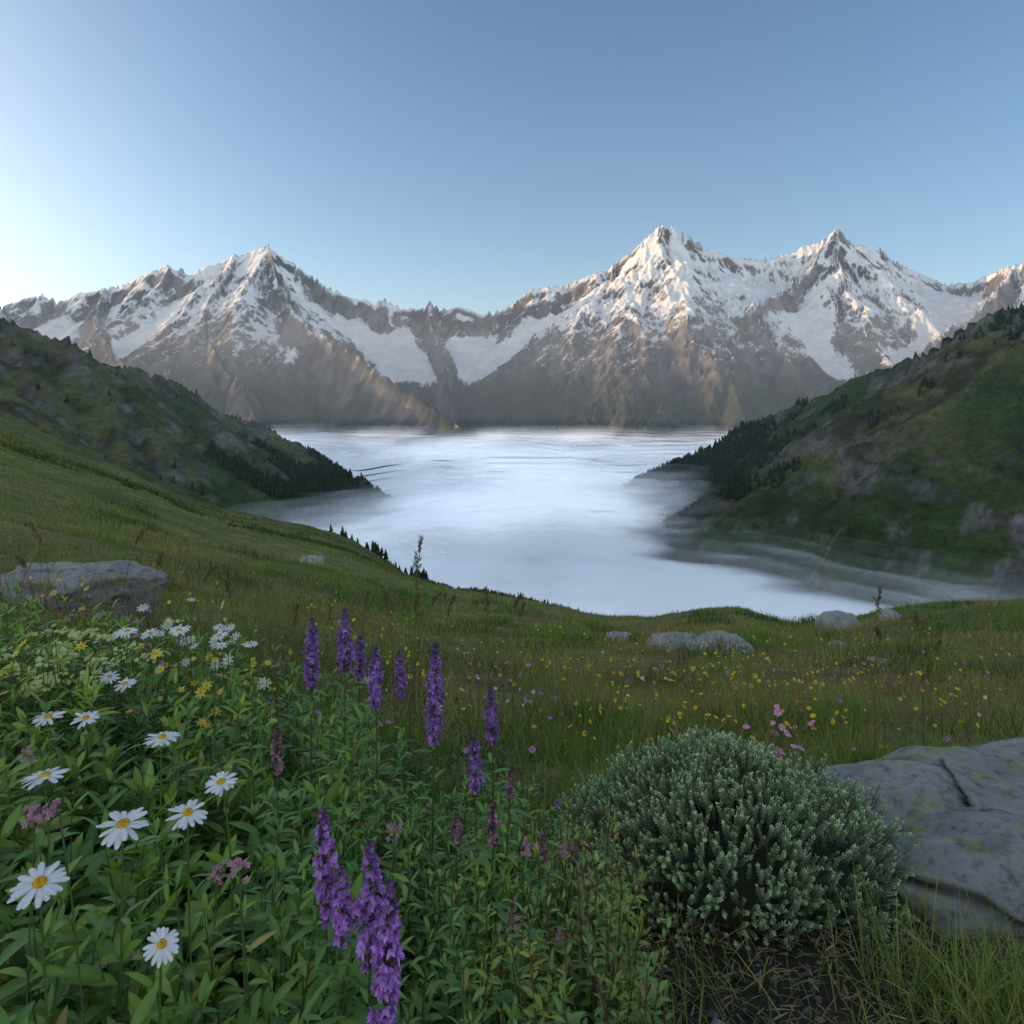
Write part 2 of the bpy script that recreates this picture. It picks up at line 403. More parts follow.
x0,x1,y0,y1,z0,z1=-8600,8600,700,10500,-150,650
v=np.array([(x,y,z) for z in (z0,z1) for y in (y0,y1) for x in (x0,x1)],float)
f=np.array([(0,2,3,1),(4,5,7,6),(0,1,5,4),(2,6,7,3),(0,4,6,2),(1,3,7,5)])
mb=MB(); mb.add(v,f,(1,1,1)); mb.build('mountain_haze',[m],smooth=False)
# ------------------------------------------------------------------ conifers
def conifers(name,P,Hh):
    N_=len(P); mb=MB(); k=7; tiers=5
    for ti in range(tiers):
        zb=.12+.17*ti; zt=min(zb+.34,1.0); rb=.24*(1-ti/tiers)**.9+.03
        a=np.arange(k)*2*np.pi/k
        ring_r=rb*(1+rng.uniform(-.35,.3,(N_,k)))
        aa=a[None]+rng.uniform(0,6,(N_,1))
        ring=np.stack([np.cos(aa)*ring_r,np.sin(aa)*ring_r,zb+rng.uniform(-.04,.03,(N_,k))],-1)
        apex=np.tile(np.array([0,0,zt]),(N_,1,1))
        v=np.concatenate([ring,apex],1)*Hh[:,None,None]+P[:,None]
        f=np.array([(j,(j+1)%k,k) for j in range(k)])
        ff=(f[None]+(np.arange(N_)*(k+1))[:,None,None]).reshape(-1,3)
        mb.add(v.reshape(-1,3),ff,np.repeat(vary((.034,.052,.026),N_,.25),k+1,0))
    Pt=np.stack([P-[0,0,.5],P+np.array([0,0,1])*Hh[:,None]*.3],1)
    tubes(mb,Pt,np.stack([Hh*.02,Hh*.015],1),(.03,.02,.015))
    return mb.build(name,[M_con],smooth=False)
def scatter_mid(n,x0,x1,y0,y1,cond):
    x=rng.uniform(x0,x1,n); y=rng.uniform(y0,y1,n); z=mid_h(x,y); k_=cond(x,y,z); return np.stack([x,y,z],-1)[k_]
nz_=lambda x,y: fbm(x/70,y/70,4,101)
A=scatter_mid(15000,-900,-300,1450,2060,lambda x,y,z:(z>-296)&(z+nz_(x,y)*120<-150))
B=scatter_mid(20000,260,950,1450,2250,lambda x,y,z:(z>-298)&(z+nz_(x,y)*130<-105-(1950-y).clip(0)*.22))
C=scatter_mid(3200,500,1050,1350,2000,lambda x,y,z:(z>-280)&(nz_(x,y)>.2))
D=scatter_mid(500,-1100,-500,1300,1950,lambda x,y,z:(z>-290)&(nz_(x,y)>.35))
P=np.concatenate([A,B,C,D]); conifers('conifer_forest',P,rng.uniform(9,20,len(P)))
u=rng.uniform(0,1,46); s=np.interp(u,[0,.7,1],[-.27,-.15,-.12])+rng.normal(0,.004,46); y=np.interp(s,S_,Y_)*rng.uniform(.93,1.12,46); x=s*y
conifers('hillside_conifers',np.stack([x,y,near_h(x,y)],-1),rng.uniform(1.2,3.2,46))
print('trees',time.time()-T0,len(P))
# ------------------------------------------------------------------ rocks
import bmesh
def rock(name,c,r,seed,flat=.0,sub=6,rot=0,tilt=(0,0),cuts=6,rough=.08,flatk=.25):
    bm=bmesh.new(); bmesh.ops.create_icosphere(bm,subdivisions=sub,radius=1)
    me=bpy.data.meshes.new(name); bm.to_mesh(me); bm.free()
    n=len(me.vertices); co=np.empty(n*3,F); me.vertices.foreach_get('co',co); p=co.reshape(-1,3).astype(float)
    rs=np.random.default_rng(seed)
    p=p*(1+.28*fbm3(p*1.1+seed,3,seed)[:,None])
    for i in range(cuts):
        d=nrm(rs.normal(0,1,3)); h=rs.uniform(.62,.85)
        q=p@d; p=p-np.outer(np.maximum(q-h,0)*.93,d)
    if flat: 
        q=p[:,2]; p[:,2]=np.where(q>flat,flat+(q-flat)*flatk,q)
    st=np.abs(vnoise3(np.stack([p[:,0]*1.3,p[:,1]*1.3,p[:,2]*5],-1)+seed,seed+3)); 
    p=p*(1-rough*1.3*sst(-st,-.08,0)[:,None])
    p=p*(1+rough*fbm3(p*4+seed,6,seed+9)[:,None])
    p=p*np.array(r)
    ca,sa=math.cos(rot),math.sin(rot)
    p=np.stack([p[:,0]*ca-p[:,1]*sa,p[:,0]*sa+p[:,1]*ca,p[:,2]],-1)
    p[:,2]+=p[:,0]*tilt[0]+p[:,1]*tilt[1]
    p+=np.array(c)
    me.vertices.foreach_set('co',p.astype(F).ravel())
    me.polygons.foreach_set('use_smooth',np.ones(len(me.polygons),bool)); me.materials.append(M_rock); me.update()
    o=bpy.data.objects.new(name,me); scene.collection.objects.link(o); return o
def gz(x,y): return float(np.ravel(near_h(x,y))[0])
rock('lichen_boulder',(1.80,2.52,gz(1.7,2.45)-.01),(.86,.42,.24),3,flat=.45,rot=.12,tilt=(.03,-.02),rough=.15,flatk=.45)
rock('lichen_boulder',(1.50,1.76,gz(1.4,1.7)-.05),(.62,.33,.25),8,flat=.45,rot=-.42,tilt=(.06,.0),rough=.15,flatk=.45)
rock('lichen_boulder',(1.14,2.20,gz(1.1,2.2)-.02),(.22,.15,.10),9,flat=.6,sub=5,rot=.4)
rock('boulder',(-3.15,5.0,gz(-3.2,5)+.04),(.66,.42,.34),12,flat=.75,sub=5,rough=.14)
for (x,y,a,b,h,sd) in [(2.55,10.8,.46,.3,.22,21),(3.1,10.2,.38,.3,.2,22),(9.6,20.6,.6,.5,.5,23),(11.6,21.5,.34,.3,.3,24),(-8.9,31,.6,.5,.45,25),(1.9,12.5,.25,.2,.16,26),(2.7,10.1,.25,.2,.12,28),(4.3,8.2,.14,.12,.07,29),(-2.2,9,.12,.1,.07,30),(6.5,14,.3,.2,.14,31)]:
    rock('boulder',(x,y,gz(x,y)+h*.25),(a,b,h),sd,flat=.75,sub=4,rough=.14)
mb=MB()
oc=np.array([(1,0,0),(0,1,0),(-1,0,0),(0,-1,0),(0,0,1),(0,0,-1)],float)
of=np.array([(0,1,4),(1,2,4),(2,3,4),(3,0,4),(1,0,5),(2,1,5),(3,2,5),(0,3,5)])
n=1500; x=rng.uniform(-.1,1.3,n); y=rng.uniform(1.15,1.9,n); z=near_h(x,y); r=rng.gamma(1.6,.0028,n)
v=oc[None]*r[:,None,None]*rng.uniform(.5,1.3,(n,6,1))*np.array([1,1,.6])+np.stack([x,y,z],-1)[:,None]
mb.add(v.reshape(-1,3),(of[None]+(np.arange(n)*6)[:,None,None]).reshape(-1,3),np.repeat(vary((.15,.125,.10),n,.5),6,0))
n=1600; x=rng.uniform(-.1,1.3,n); y=rng.uniform(1.1,1.9,n); z=near_h(x,y)+.006
ribbons(mb,np.stack([x,y,z],-1),rdir(n,-.1,.35),(0,0,1.),rng.uniform(.015,.06,n),rng.uniform(.002,.005,n),.1,vary((.24,.17,.10),n,.35),2,'floret',.1,False)
mb.build('pebbles_and_litter',[foliage_mat('pebble',.9,0,.1)],smooth=False)
# ------------------------------------------------------------------ grass
def inrock(x,y):
    return (((x-1.80)/.8)**2+((y-2.50)/.42)**2<1)|(((x-1.50)/.58)**2+((y-1.74)/.33)**2<1)|(((x+3.15)/.55)**2+((y-5)/.5)**2<1)
def grass(mb,x,y,H,W,col,tip=None,lean=.5,nseg=3,drop=.35):
    n=len(x); z=near_h(x,y)-.01
    d=rdir(n,0,.1); d[:,2]=0; d=nrm(d)*(rng.uniform(.05,lean,n))[:,None]; d[:,2]=1
    ribbons(mb,np.stack([x,y,z],-1),d,rdir(n,-.3,.3),H,W,drop*rng.uniform(0,1,n),col,nseg,'blade',0,False,0,tip)
mb=MB()
N_=210000
y=np.exp(rng.uniform(np.log(2.0),np.log(70),N_)); s=rng.uniform(-.95,.9,N_); x=s*y
cl=fbm(x/(.25*y**.5),y/(.25*y**.5),3,111)
keep=(cl+rng.normal(0,.25,N_)>-.25)&~inrock(x,y); x,y,cl=x[keep],y[keep],cl[keep]; n=len(x)
pt=sst(fbm(x/2.5,y/2.5,3,113),-.3,.4)
c=mixc((.12,.21,.038),(.30,.30,.085),pt)*(1+rng.normal(0,.22,(n,1)))
br=rng.random(n)<.12; c[br]=vary((.34,.22,.12),br.sum(),.3)
hsz=(.05+.10*rng.random(n)**2)*(1+.3*cl)*np.interp(y,[2,10,70],[1,1.2,2.2])
grass(mb,x,y,hsz,np.interp(y,[2,6,20,70],[.004,.006,.014,.05]),np.clip(c,.01,1),np.clip(c*1.3,.01,1),.7,3)
N_=60000
y=np.exp(rng.uniform(np.log(55),np.log(240),N_)); s=rng.uniform(-.9,.1,N_); x=s*y
cl=fbm(x/6,y/6,3,115); keep=cl>.0; x,y,cl=x[keep],y[keep],cl[keep]; n=len(x)
c=mixc((.075,.115,.03),(.21,.205,.065),sst(fbm(x/25,y/25,3,116),-.3,.4))*(1+rng.normal(0,.25,(n,1)))
grass(mb,x,y,rng.uniform(.2,.5,n),.2,np.clip(c,.01,1),None,1.0,2)
for _ in range(150):
    cy_=math.exp(rng.uniform(math.log(3.4),math.log(32))); cx_=rng.uniform(-.6,.8)*cy_
    r_=rng.uniform(.08,.24)*cy_**.45; n=int(150)
    x=cx_+rng.normal(0,r_,n); y=cy_+rng.normal(0,r_*.7,n); kk=~inrock(x,y); x,y=x[kk],y[kk]; n=len(x)
    tone=rng.choice([0,1,2],p=[.5,.35,.15]); b=[(.07,.13,.03),(.17,.26,.05),(.36,.27,.12)][tone]
    c=vary(b,n,.2)
    fall=np.exp(-(((x-cx_)**2+(y-cy_)**2)/(2*r_*r_)))
    grass(mb,x,y,(.06+.13*fall)*cy_**.28*rng.uniform(.7,1.2,n),np.interp(cy_,[3,10,32],[.006,.012,.03]),c,np.clip(c*1.35,0,1),.8,3)
mb.build('meadow_grass',[M_grass])
mb=MB(); N_=3000
y=np.exp(rng.uniform(np.log(2.6),np.log(22),N_)); s=rng.uniform(-.8,.8,N_); x=s*y; k_=~inrock(x,y); x,y=x[k_],y[k_]; n=len(x)
z=near_h(x,y); Hs_=rng.uniform(.18,.48,n); le=rdir(n,0,.1)*[1,1,0]
tt=np.linspace(0,1,5)
P=np.stack([x,y,z],-1)[:,None]+np.array([0,0,1.])*Hs_[:,None,None]*tt[None,:,None]+le[:,None]*(Hs_*.3)[:,None,None]*(tt**2)[None,:,None]
cc=mixc((.38,.31,.14),(.33,.18,.12),rng.random(n))
tubes(mb,P,np.interp(y,[2,20],[.0009,.004])[:,None],cc,k=3)
tip=P[:,-1]; m_=6
hb=np.repeat(tip,m_,0)-np.array([0,0,1.])*(np.tile(np.linspace(0,.05,m_),n)[:,None]); nn=len(hb)
dd=rdir(nn,.3,1.3); ribbons(mb,hb,dd,rdir(nn,-.2,.2),.018,np.repeat(np.interp(y,[2,20],[.0035,.009]),m_),.2,np.repeat(vary((.34,.20,.13),n),m_,0),2,'floret',0,False)
mb.build('meadow_grass_stalks',[M_grass])
mb=MB()
for (cx,cy,n,H0) in [(.92,1.38,600,.24),(1.0,1.25,600,.22),(.66,1.3,60,.12),(.45,1.45,100,.14),(1.15,1.35,300,.15),(.15,1.75,500,.28),(.02,2.1,600,.34),(.3,2.5,700,.3),(-.1,1.5,350,.28),(1.08,2.05,200,.12),(.95,2.95,800,.22),(1.9,3.05,900,.24),(1.35,3.05,800,.22),(2.4,3.0,600,.22),(.2,1.25,200,.2),(.84,1.14,300,.16),(.5,2.75,700,.22),(1.6,3.2,700,.28)]:
    x=cx+rng.normal(0,.11,n); y=cy+rng.normal(0,.09,n)
    c=mixc((.12,.20,.042),(.38,.34,.11),rng.random(n)**1.5)*(1+rng.normal(0,.2,(n,1)))
    grass(mb,x,y,H0*rng.uniform(.4,1.25,n),rng.uniform(.0020,.0036,n),np.clip(c,.01,1),np.clip(c*1.3,.01,1),1.1,6,.7)
mb.build('grass_tufts',[M_grass])
# ------------------------------------------------------------------ leafy plants
def leafy(mb,x,y,H,nl,Lf,Wf,col,lean=.25,tipcol=None,el=(.1,.9),stem=(.13,.19,.06),seg=5):
    n=len(x); z=near_h(x,y)-.01
    tt=np.linspace(0,1,7); le=rdir(n,0,.1)*[1,1,0]*rng.uniform(.1,1,n)[:,None]*lean
    P=np.stack([x,y,z],-1)[:,None]+H[:,None,None]*(np.array([0,0,1.])*tt[None,:,None]+le[:,None]*(tt**1.7)[None,:,None])
    tubes(mb,P,.0022*(1-.6*tt)[None],stem)
    tl=np.sort(rng.uniform(.12,1,(n,nl)),1); tl[:,-3:]=rng.uniform(.93,1,(n,3))
    B=np.stack([np.array([np.interp(tl[i],tt,P[i,:,j]) for i in range(n)]) for j in range(3)],-1)
    ang=np.arange(nl)[None]*2.4+rng.uniform(0,6,(n,1))+rng.normal(0,.3,(n,nl))
    e=rng.uniform(*el,(n,nl))+.35*(tl>.9)
    d=np.stack([np.cos(ang)*np.cos(e),np.sin(ang)*np.cos(e),np.sin(e)],-1)
    L=Lf*(1.05-.5*tl**2)*rng.uniform(.7,1.2,(n,nl)); 
    hue=rng.uniform(0,1,(n,1)).repeat(nl,1).reshape(-1)
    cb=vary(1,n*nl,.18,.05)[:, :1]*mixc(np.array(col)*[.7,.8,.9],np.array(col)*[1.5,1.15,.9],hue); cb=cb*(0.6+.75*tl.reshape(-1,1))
    old=rng.random(n*nl)<.03; cb[old]=vary((.34,.27,.08),old.sum(),.2)
    up=np.array([0,0,1.])+rng.normal(0,.25,(n*nl,3))
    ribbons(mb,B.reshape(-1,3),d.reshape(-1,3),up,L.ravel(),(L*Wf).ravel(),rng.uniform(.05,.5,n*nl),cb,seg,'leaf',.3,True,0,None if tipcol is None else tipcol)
    return P[:,-1]
mb=MB()
n=230; y=rng.uniform(.72,1.75,n); s=rng.uniform(-.85,-.22,n); x=s*y
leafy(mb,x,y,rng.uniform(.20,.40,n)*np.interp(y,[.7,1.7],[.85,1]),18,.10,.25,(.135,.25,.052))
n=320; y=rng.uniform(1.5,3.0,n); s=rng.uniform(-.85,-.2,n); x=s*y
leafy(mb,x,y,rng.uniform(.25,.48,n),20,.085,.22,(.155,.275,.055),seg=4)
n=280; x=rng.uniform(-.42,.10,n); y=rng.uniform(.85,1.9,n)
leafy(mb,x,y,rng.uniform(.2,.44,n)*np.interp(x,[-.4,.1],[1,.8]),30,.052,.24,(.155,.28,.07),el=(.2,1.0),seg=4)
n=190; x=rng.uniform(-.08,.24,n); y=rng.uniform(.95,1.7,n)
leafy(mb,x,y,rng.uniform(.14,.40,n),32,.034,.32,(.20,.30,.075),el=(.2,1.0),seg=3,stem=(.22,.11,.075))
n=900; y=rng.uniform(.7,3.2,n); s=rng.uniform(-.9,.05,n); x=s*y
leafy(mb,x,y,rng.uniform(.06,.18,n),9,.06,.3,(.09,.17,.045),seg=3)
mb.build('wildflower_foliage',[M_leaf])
print('foliage',time.time()-T0)
# ------------------------------------------------------------------ purple flower spikes
def spike(x,y,zb,zt,r,col,col2,leaves=True,lx=0.):
    mb=MB(); g=gz(x,y)-.01
    tt=np.linspace(0,1,9)
    bend=np.array([lx,rng.normal(0,.008),0]); x0_=x-lx
    P=np.array([x0_,y,0])[None]+np.array([0,0,1.])*(g+(zt-g)*tt)[:,None]+bend[None]*(tt**2)[:,None]
    tubes(mb,P[None],(.0028*(1-.6*tt))[None],(.14,.17,.06),0)
    Hs=zt-zb; nw=max(int(Hs/.0075),9); npw=8
    tw=np.repeat(np.linspace(0,1,nw),npw)+rng.normal(0,.012,nw*npw)
    a=rng.uniform(0,6.28,nw*npw)
    rr=r*np.interp(tw,[0,.1,.5,.85,1],[.6,.95,1,.6,.25])*rng.uniform(.5,1.25,nw*npw)
    zc=zb+Hs*tw; f=(zc-g)/(zt-g)
    ax=np.stack([x0_+bend[0]*f**2,y+bend[1]*f**2,zc],-1)
    od=np.stack([np.cos(a),np.sin(a),np.full_like(a,.3)],-1); od=nrm(od)
    c0=ax+od*(rr*.55)[:,None]
    ribbons(mb,ax,od,(0,0,1.),rr*.7,.003,-.1,vary((.12,.08,.12),len(a),.3),1,'blade',0,False,0)
    fl=rng.uniform(.6,1.4,(len(a),1))
    for j in range(5):
        e=nrm(np.cross(od,np.array([0,0,1.])))*math.cos(j*1.257+.4)+np.array([0,0,1.])*math.sin(j*1.257+.4)
        d=nrm(od*.7+e*.9+rng.normal(0,.25,od.shape))
        mixr=rng.random(len(a)); cc=mixc(col,col2,mixr)*fl*(1+rng.normal(0,.12,(len(a),1)))
        topdim=np.interp(tw,[.75,1],[1,.55])[:,None]
        ribbons(mb,c0,d,od+rng.normal(0,.2,od.shape),rr*.42+.001,.0056*(.6+.4*rr/r),.15,np.clip(cc*topdim,0,1),2,'floret',.25,False,1)
    if leaves:
        nl=34; tl=rng.uniform(.15,.99,nl)*(zb-g)/(zt-g)
        B=np.stack([np.interp(tl,tt,P[:,j]) for j in range(3)],-1)
        d=rdir(nl,.1,.9); L=.055*rng.uniform(.5,1.1,nl)
        ribbons(mb,B,d,(0,0,1.),L,L*.22,.3,vary((.15,.27,.065),nl),4,'leaf',.3,True,0)
    mb.build('purple_flower_spike',[M_leaf,M_petal])
pu=(.42,.17,.56); pu2=(.66,.36,.78)
for a in [(-.253,.95,-.70,-.55,.018,pu,pu2,True,-.004),(-.170,.85,-.68,-.532,.019,pu,pu2,True,.004),(-.219,.88,-.69,-.60,.016,pu,pu2,True,-.008),(-.140,.8,-.73,-.558,.019,pu,pu2,True,.012)]:
    spike(*a)
du=(.30,.13,.42); du2=(.50,.27,.62)
for a in [(-.486,1.7,-.704,-.534,.022),(-.417,1.75,-.68,-.525,.022),(-.311,1.6,-.704,-.56,.021),(-.288,1.8,-.765,-.643,.018),(-.157,1.45,-.704,-.503,.021),(-.05,1.6,-.789,-.663,.018),(-.076,1.4,-.78,-.67,.017),(-.40,1.85,-.74,-.62,.018)]:
    spike(*a,du,du2,True,rng.normal(0,.01))
for a in [(-.451,1.35,-.714,-.63,.015),(-.031,1.2,-.763,-.694,.014),(-.1,1.25,-.79,-.745,.012),(.06,1.35,-.90,-.83,.012),(.13,1.5,-1.0,-.93,.012),(.0,1.5,-.86,-.80,.012)]:
    spike(*a,(.26,.13,.17),(.52,.31,.33),True,rng.normal(0,.01))
# ------------------------------------------------------------------ daisies
def daisy(x,y,z,r,tilt,name='daisy',stemleaf=True):
    mb=MB(); g=gz(x,y)
    nrmv=nrm(np.array([tilt[0],tilt[1],1.])); c=np.array([x,y,z])
    root=np.array([x+rng.normal(0,.03)-tilt[0]*.05,y+rng.uniform(0,.06),g])
    tt=np.linspace(0,1,9)[:,None]; P=root*(1-tt)**2+2*(1-tt)*tt*(c-nrmv*.14)+c*tt**2
    tubes(mb,P[None],.0016,(.17,.24,.06),0)
    t1=nrm(np.cross(nrmv,(0,1,.1))); t2=np.cross(nrmv,t1)
    npet=int(rng.integers(15,20))
    a=np.arange(npet)*2*np.pi/npet+rng.normal(0,.07,npet)
    d=np.cos(a)[:,None]*t1+np.sin(a)[:,None]*t2; up=nrmv+rng.normal(0,.15,(npet,3))
    dd=nrm(d+nrmv*rng.normal(.10,.12,(npet,1)))
    ribbons(mb,c+d*r*.16,dd,up,r*.86*rng.uniform(.85,1.07,npet),r*.27,.14,vary((.84,.83,.81),npet,.03,.01),5,'petal',-.12,True,1)
    k=14; rings=[(0,.11),(.12,.1),(.2,.075),(.25,.03),(.26,-.03)]
    V=[];
    for rr,h in rings:
        aa=np.arange(k)*2*np.pi/k; V.append(c+(np.cos(aa)[:,None]*t1+np.sin(aa)[:,None]*t2)*rr*r+nrmv*(h*r+.001)+rng.normal(0,.0004,(k,3)))
    V=np.concatenate(V); i=np.arange(k*5).reshape(5,k)
    f=np.stack([i[:-1],i[1:],np.roll(i[1:],-1,1),np.roll(i[:-1],-1,1)],-1).reshape(-1,4)
    mb.add(V,f,vary((.85,.50,.03),len(V),.12,.03),1)
    ribbons(mb,c-nrmv*.002,nrm(d[::2]-nrmv*.3),nrmv,r*.3,r*.14,.0,(.14,.20,.06),2,'leaf',0,False,0)
    if stemleaf:
        nl=5; B=P[rng.integers(1,7,nl)]; ribbons(mb,B,rdir(nl,.2,1),(0,0,1.),.04,.008,.2,vary((.15,.25,.06),nl),3,'leaf',.2,True,0)
    mb.build(name,[M_leaf,M_petal])
for a in [(-.50,.9,-.545,.031,(.1,-.15)),(-.54,.8,-.552,.029,(.15,-.3)),(-.40,.8,-.622,.020,(.3,-.5)),(-.44,.95,-.56,.026,(.1,-.2)),(-.457,1.1,-.60,.026,(-.1,-.25)),(-.65,1.3,-.626,.030,(.05,-.0)),(-.734,1.1,-.59,.033,(-.1,.05)),(-.974,1.6,-.727,.03,(0,-.25)),(-1.06,1.6,-.724,.034,(0,-.1)),
  (-1.10,2.0,-.66,.028,(.1,-.1)),(-1.17,2.1,-.70,.028,(-.1,-.2)),(-1.0,2.1,-.69,.026,(.1,-.3)),(-.92,2.2,-.74,.028,(-.2,-.2)),(-1.15,2.0,-.79,.028,(.2,-.2)),(-.86,2.3,-.80,.026,(.1,-.1)),(-1.24,2.4,-.80,.03,(0,-.3)),(-1.0,2.4,-.78,.026,(.2,-.1)),(-1.05,1.9,-.77,.028,(-.1,-.3)),(-1.08,2.3,-.755,.026,(-.2,-.3))]:
    daisy(*a)
mb=MB()
def smallflower(mb,P,r,col,npet=6,cen=(.6,.45,.05),tilt=.35,elong=.5):
    n=len(P); nn=nrm(np.array([0,-.35,1.])+rng.normal(0,tilt,(n,3)))
    t1=nrm(np.cross(nn,np.array([0,1,.2]))); t2=np.cross(nn,t1)
    for j in range(npet):
        a=j*2*np.pi/npet; d=t1*math.cos(a)+t2*math.sin(a)
        ribbons(mb,P,nrm(d+nn*.15),nn,r,r*elong*2*1.6/npet*2,.05,vary(col,n,.1,.04),2,'petal',0,False,1)
    ribbons(mb,P+nn*(r*.1)[:,None]-t1*(r*.25)[:,None],t1,nn,r*.5,r*.5,0,vary(cen,n,.1,.03),2,'floret',0,False,1)
def stemsto(mb,P,col=(.16,.21,.07),rad=.0014):
    n=len(P); g=near_h(P[:,0],P[:,1]); root=P.copy(); root[:,2]=g; root[:,:2]+=rng.normal(0,.03,(n,2))
    tt=np.linspace(0,1,5)[None,:,None]; mid=(root+P)/2; mid[:,:2]=root[:,:2]
    Q=root[:,None]*(1-tt)**2+2*mid[:,None]*tt*(1-tt)+P[:,None]*tt**2
    tubes(mb,Q,rad,col,0,3)
n=26; cx=rng.choice([-1.22,-1.05,-.92,-1.12,-.98],n)+rng.normal(0,.08,n); y=rng.uniform(2.1,2.7,n); x=cx*y/2.3
z=y*(-.345)+rng.normal(0,.05,n); P=np.stack([x,y,z],-1); stemsto(mb,P)
smallflower(mb,P,rng.uniform(.016,.024,n),(.80,.79,.70),9,(.7,.6,.2),.5)
mb.build('white_wildflowers',[M_leaf,M_petal])
mb=MB()
n=190; y=rng.uniform(1.7,3.2,n); s=rng.uniform(-.8,-.33,n); x=s*y; z=y*(-.37-.10*(s+.8))+rng.normal(0,.06,n)
P=np.stack([x,y,z],-1); stemsto(mb,P); smallflower(mb,P,rng.uniform(.010,.016,n),(.80,.62,.10),7)
n=34; y=rng.uniform(1.9,2.3,n); x=-1.33+rng.normal(0,.13,n); z=-.77+rng.normal(0,.035,n); P=np.stack([x,y,z],-1); stemsto(mb,P)
for k2 in range(14): smallflower(mb,P+rng.normal(0,.018,P.shape)*[1,1,.4],np.full(n,.008),(.76,.78,.34),5,(.6,.65,.2))
mb.build('yellow_wildflowers',[M_leaf,M_petal])
mb=MB()
def meadow(n,y0,y1,s0,s1,col,r,h,npet=6,cen=(.6,.4,.03),th=.0,sd=121):
    y=np.exp(rng.uniform(np.log(y0),np.log(y1),n)); s=rng.uniform(s0,s1,n)+rng.normal(0,.02,n); x=s*y
    k_=~inrock(x,y)&(fbm(x/1.2,y/1.2,3,sd)>th); x,y=x[k_],y[k_]; z=near_h(x,y)+h*rng.uniform(.5,1.5,len(x)); P=np.stack([x,y,z],-1)
    stemsto(mb,P); smallflower(mb,P,r*rng.uniform(.6,1.2,len(x)),col,npet,cen,.5,.8)
meadow(340,3.2,8,.0,.68,(.95,.70,.04),.013,.17,6,th=.03)
meadow(400,5,16,-.3,.75,(.95,.72,.06),.018,.19,6,th=.03,sd=122)
meadow(120,3,8,.05,.7,(.62,.32,.60),.015,.17,6,(.3,.1,.3),th=-.1,sd=123)
meadow(34,2.35,2.75,.36,.46,(.92,.40,.62),.015,.26,6,(.6,.3,.3),th=-1)
meadow(180,3,10,-.75,.1,(.85,.70,.14),.014,.24,6,th=-.1,sd=124)
meadow(34,2.4,4,-.8,-.5,(.50,.09,.34),.013,.26,7,(.3,.05,.1),th=-.2,sd=125)
meadow(110,2,5,-.7,.1,(.55,.26,.56),.011,.28,6,(.3,.1,.3),th=-.3)
meadow(120,4,14,-.2,.7,(.85,.85,.78),.013,.16,6,th=-.1,sd=126)
mb.build('meadow_wildflowers',[M_leaf,M_petal])
mb=MB()
for (x,y,z) in [(-.56,.85,-.50),(-.60,.88,-.52),(-.35,.9,-.6),(-.42,1.0,-.67),(.03,1.3,-.83),(.1,1.4,-.9),(.14,1.35,-.93),(-.9,1.3,-.66),(-.2,1.2,-.74),(.0,1.15,-.85),(.08,1.2,-.92)]:
    P=np.array([[x,y,z]])+rng.normal(0,.006,(22,3))*[1,1,1.4]; stemsto(mb,P[:1]); smallflower(mb,P,np.full(22,.0045),(.58,.32,.38),5,(.4,.25,.2),.9)
mb.build('pink_bud_clusters',[M_leaf,M_petal])
# ------------------------------------------------------------------ tall seed-head grasses
def seedgrass(x,y,ztop,lx,ln,col=(.20,.14,.085),n=50):
    mb=MB(); g=gz(x,y); tt=np.linspace(0,1,20); q=max(1,y/2.6)
    P=np.array([x,y,g])[None]+np.stack([lx*tt**2.5,0*tt,(ztop-g)*(tt-.3*abs(lx)/(abs(lx)+.08)*tt**7)],-1)
    tubes(mb,P[None],(.0017*(1-.5*tt)*q)[None],(.20,.17,.08),0)
    tl=1-ln*rng.random(n)**.8; B=np.stack([np.interp(tl,tt,P[:,j]) for j in range(3)],-1)
    B=B+rng.normal(0,.004,B.shape)
    d=rdir(n,1.0,1.45)+np.array([lx*3,0,0]); ribbons(mb,B,d,rdir(n,-.3,.3),.020*q,.0045*q,.1,vary(col,n),2,'floret',0,False,0)
    mb.build('seed_head_grass',[M_grass])
for a in [(-.42,3.0,-.50,.03,.2),(-.44,3.0,-.66,.16,.18),(-.47,3.2,-.82,.04,.15),(1.55,3.0,-.73,.03,.2),(1.6,3.0,-.93,-.03,.12),(-1.75,3.1,-.40,.16,.25),(-1.95,3.0,-.38,-.14,.25),(-1.42,3.0,-.56,.20,.25),(-1.6,3.1,-.60,.05,.2),(-2.1,3.1,-.60,-.1,.2),(-.05,3.4,-.80,.1,.2),(-.1,3.2,-.80,-.02,.2),(1.9,3.2,-1.02,.06,.15),(-1.3,3.3,-.78,-.05,.2),(-.95,3.0,-.83,.03,.2),(-.72,3.3,-.83,.04,.15),(-.33,3.1,-.74,.08,.2),(.0,3.0,-.78,.05,.15),(-.38,2.9,-.58,-.02,.2),(-.5,3.0,-.72,-.05,.2),(2.0,3.4,-.96,-.04,.15)]:
    seedgrass(*a)
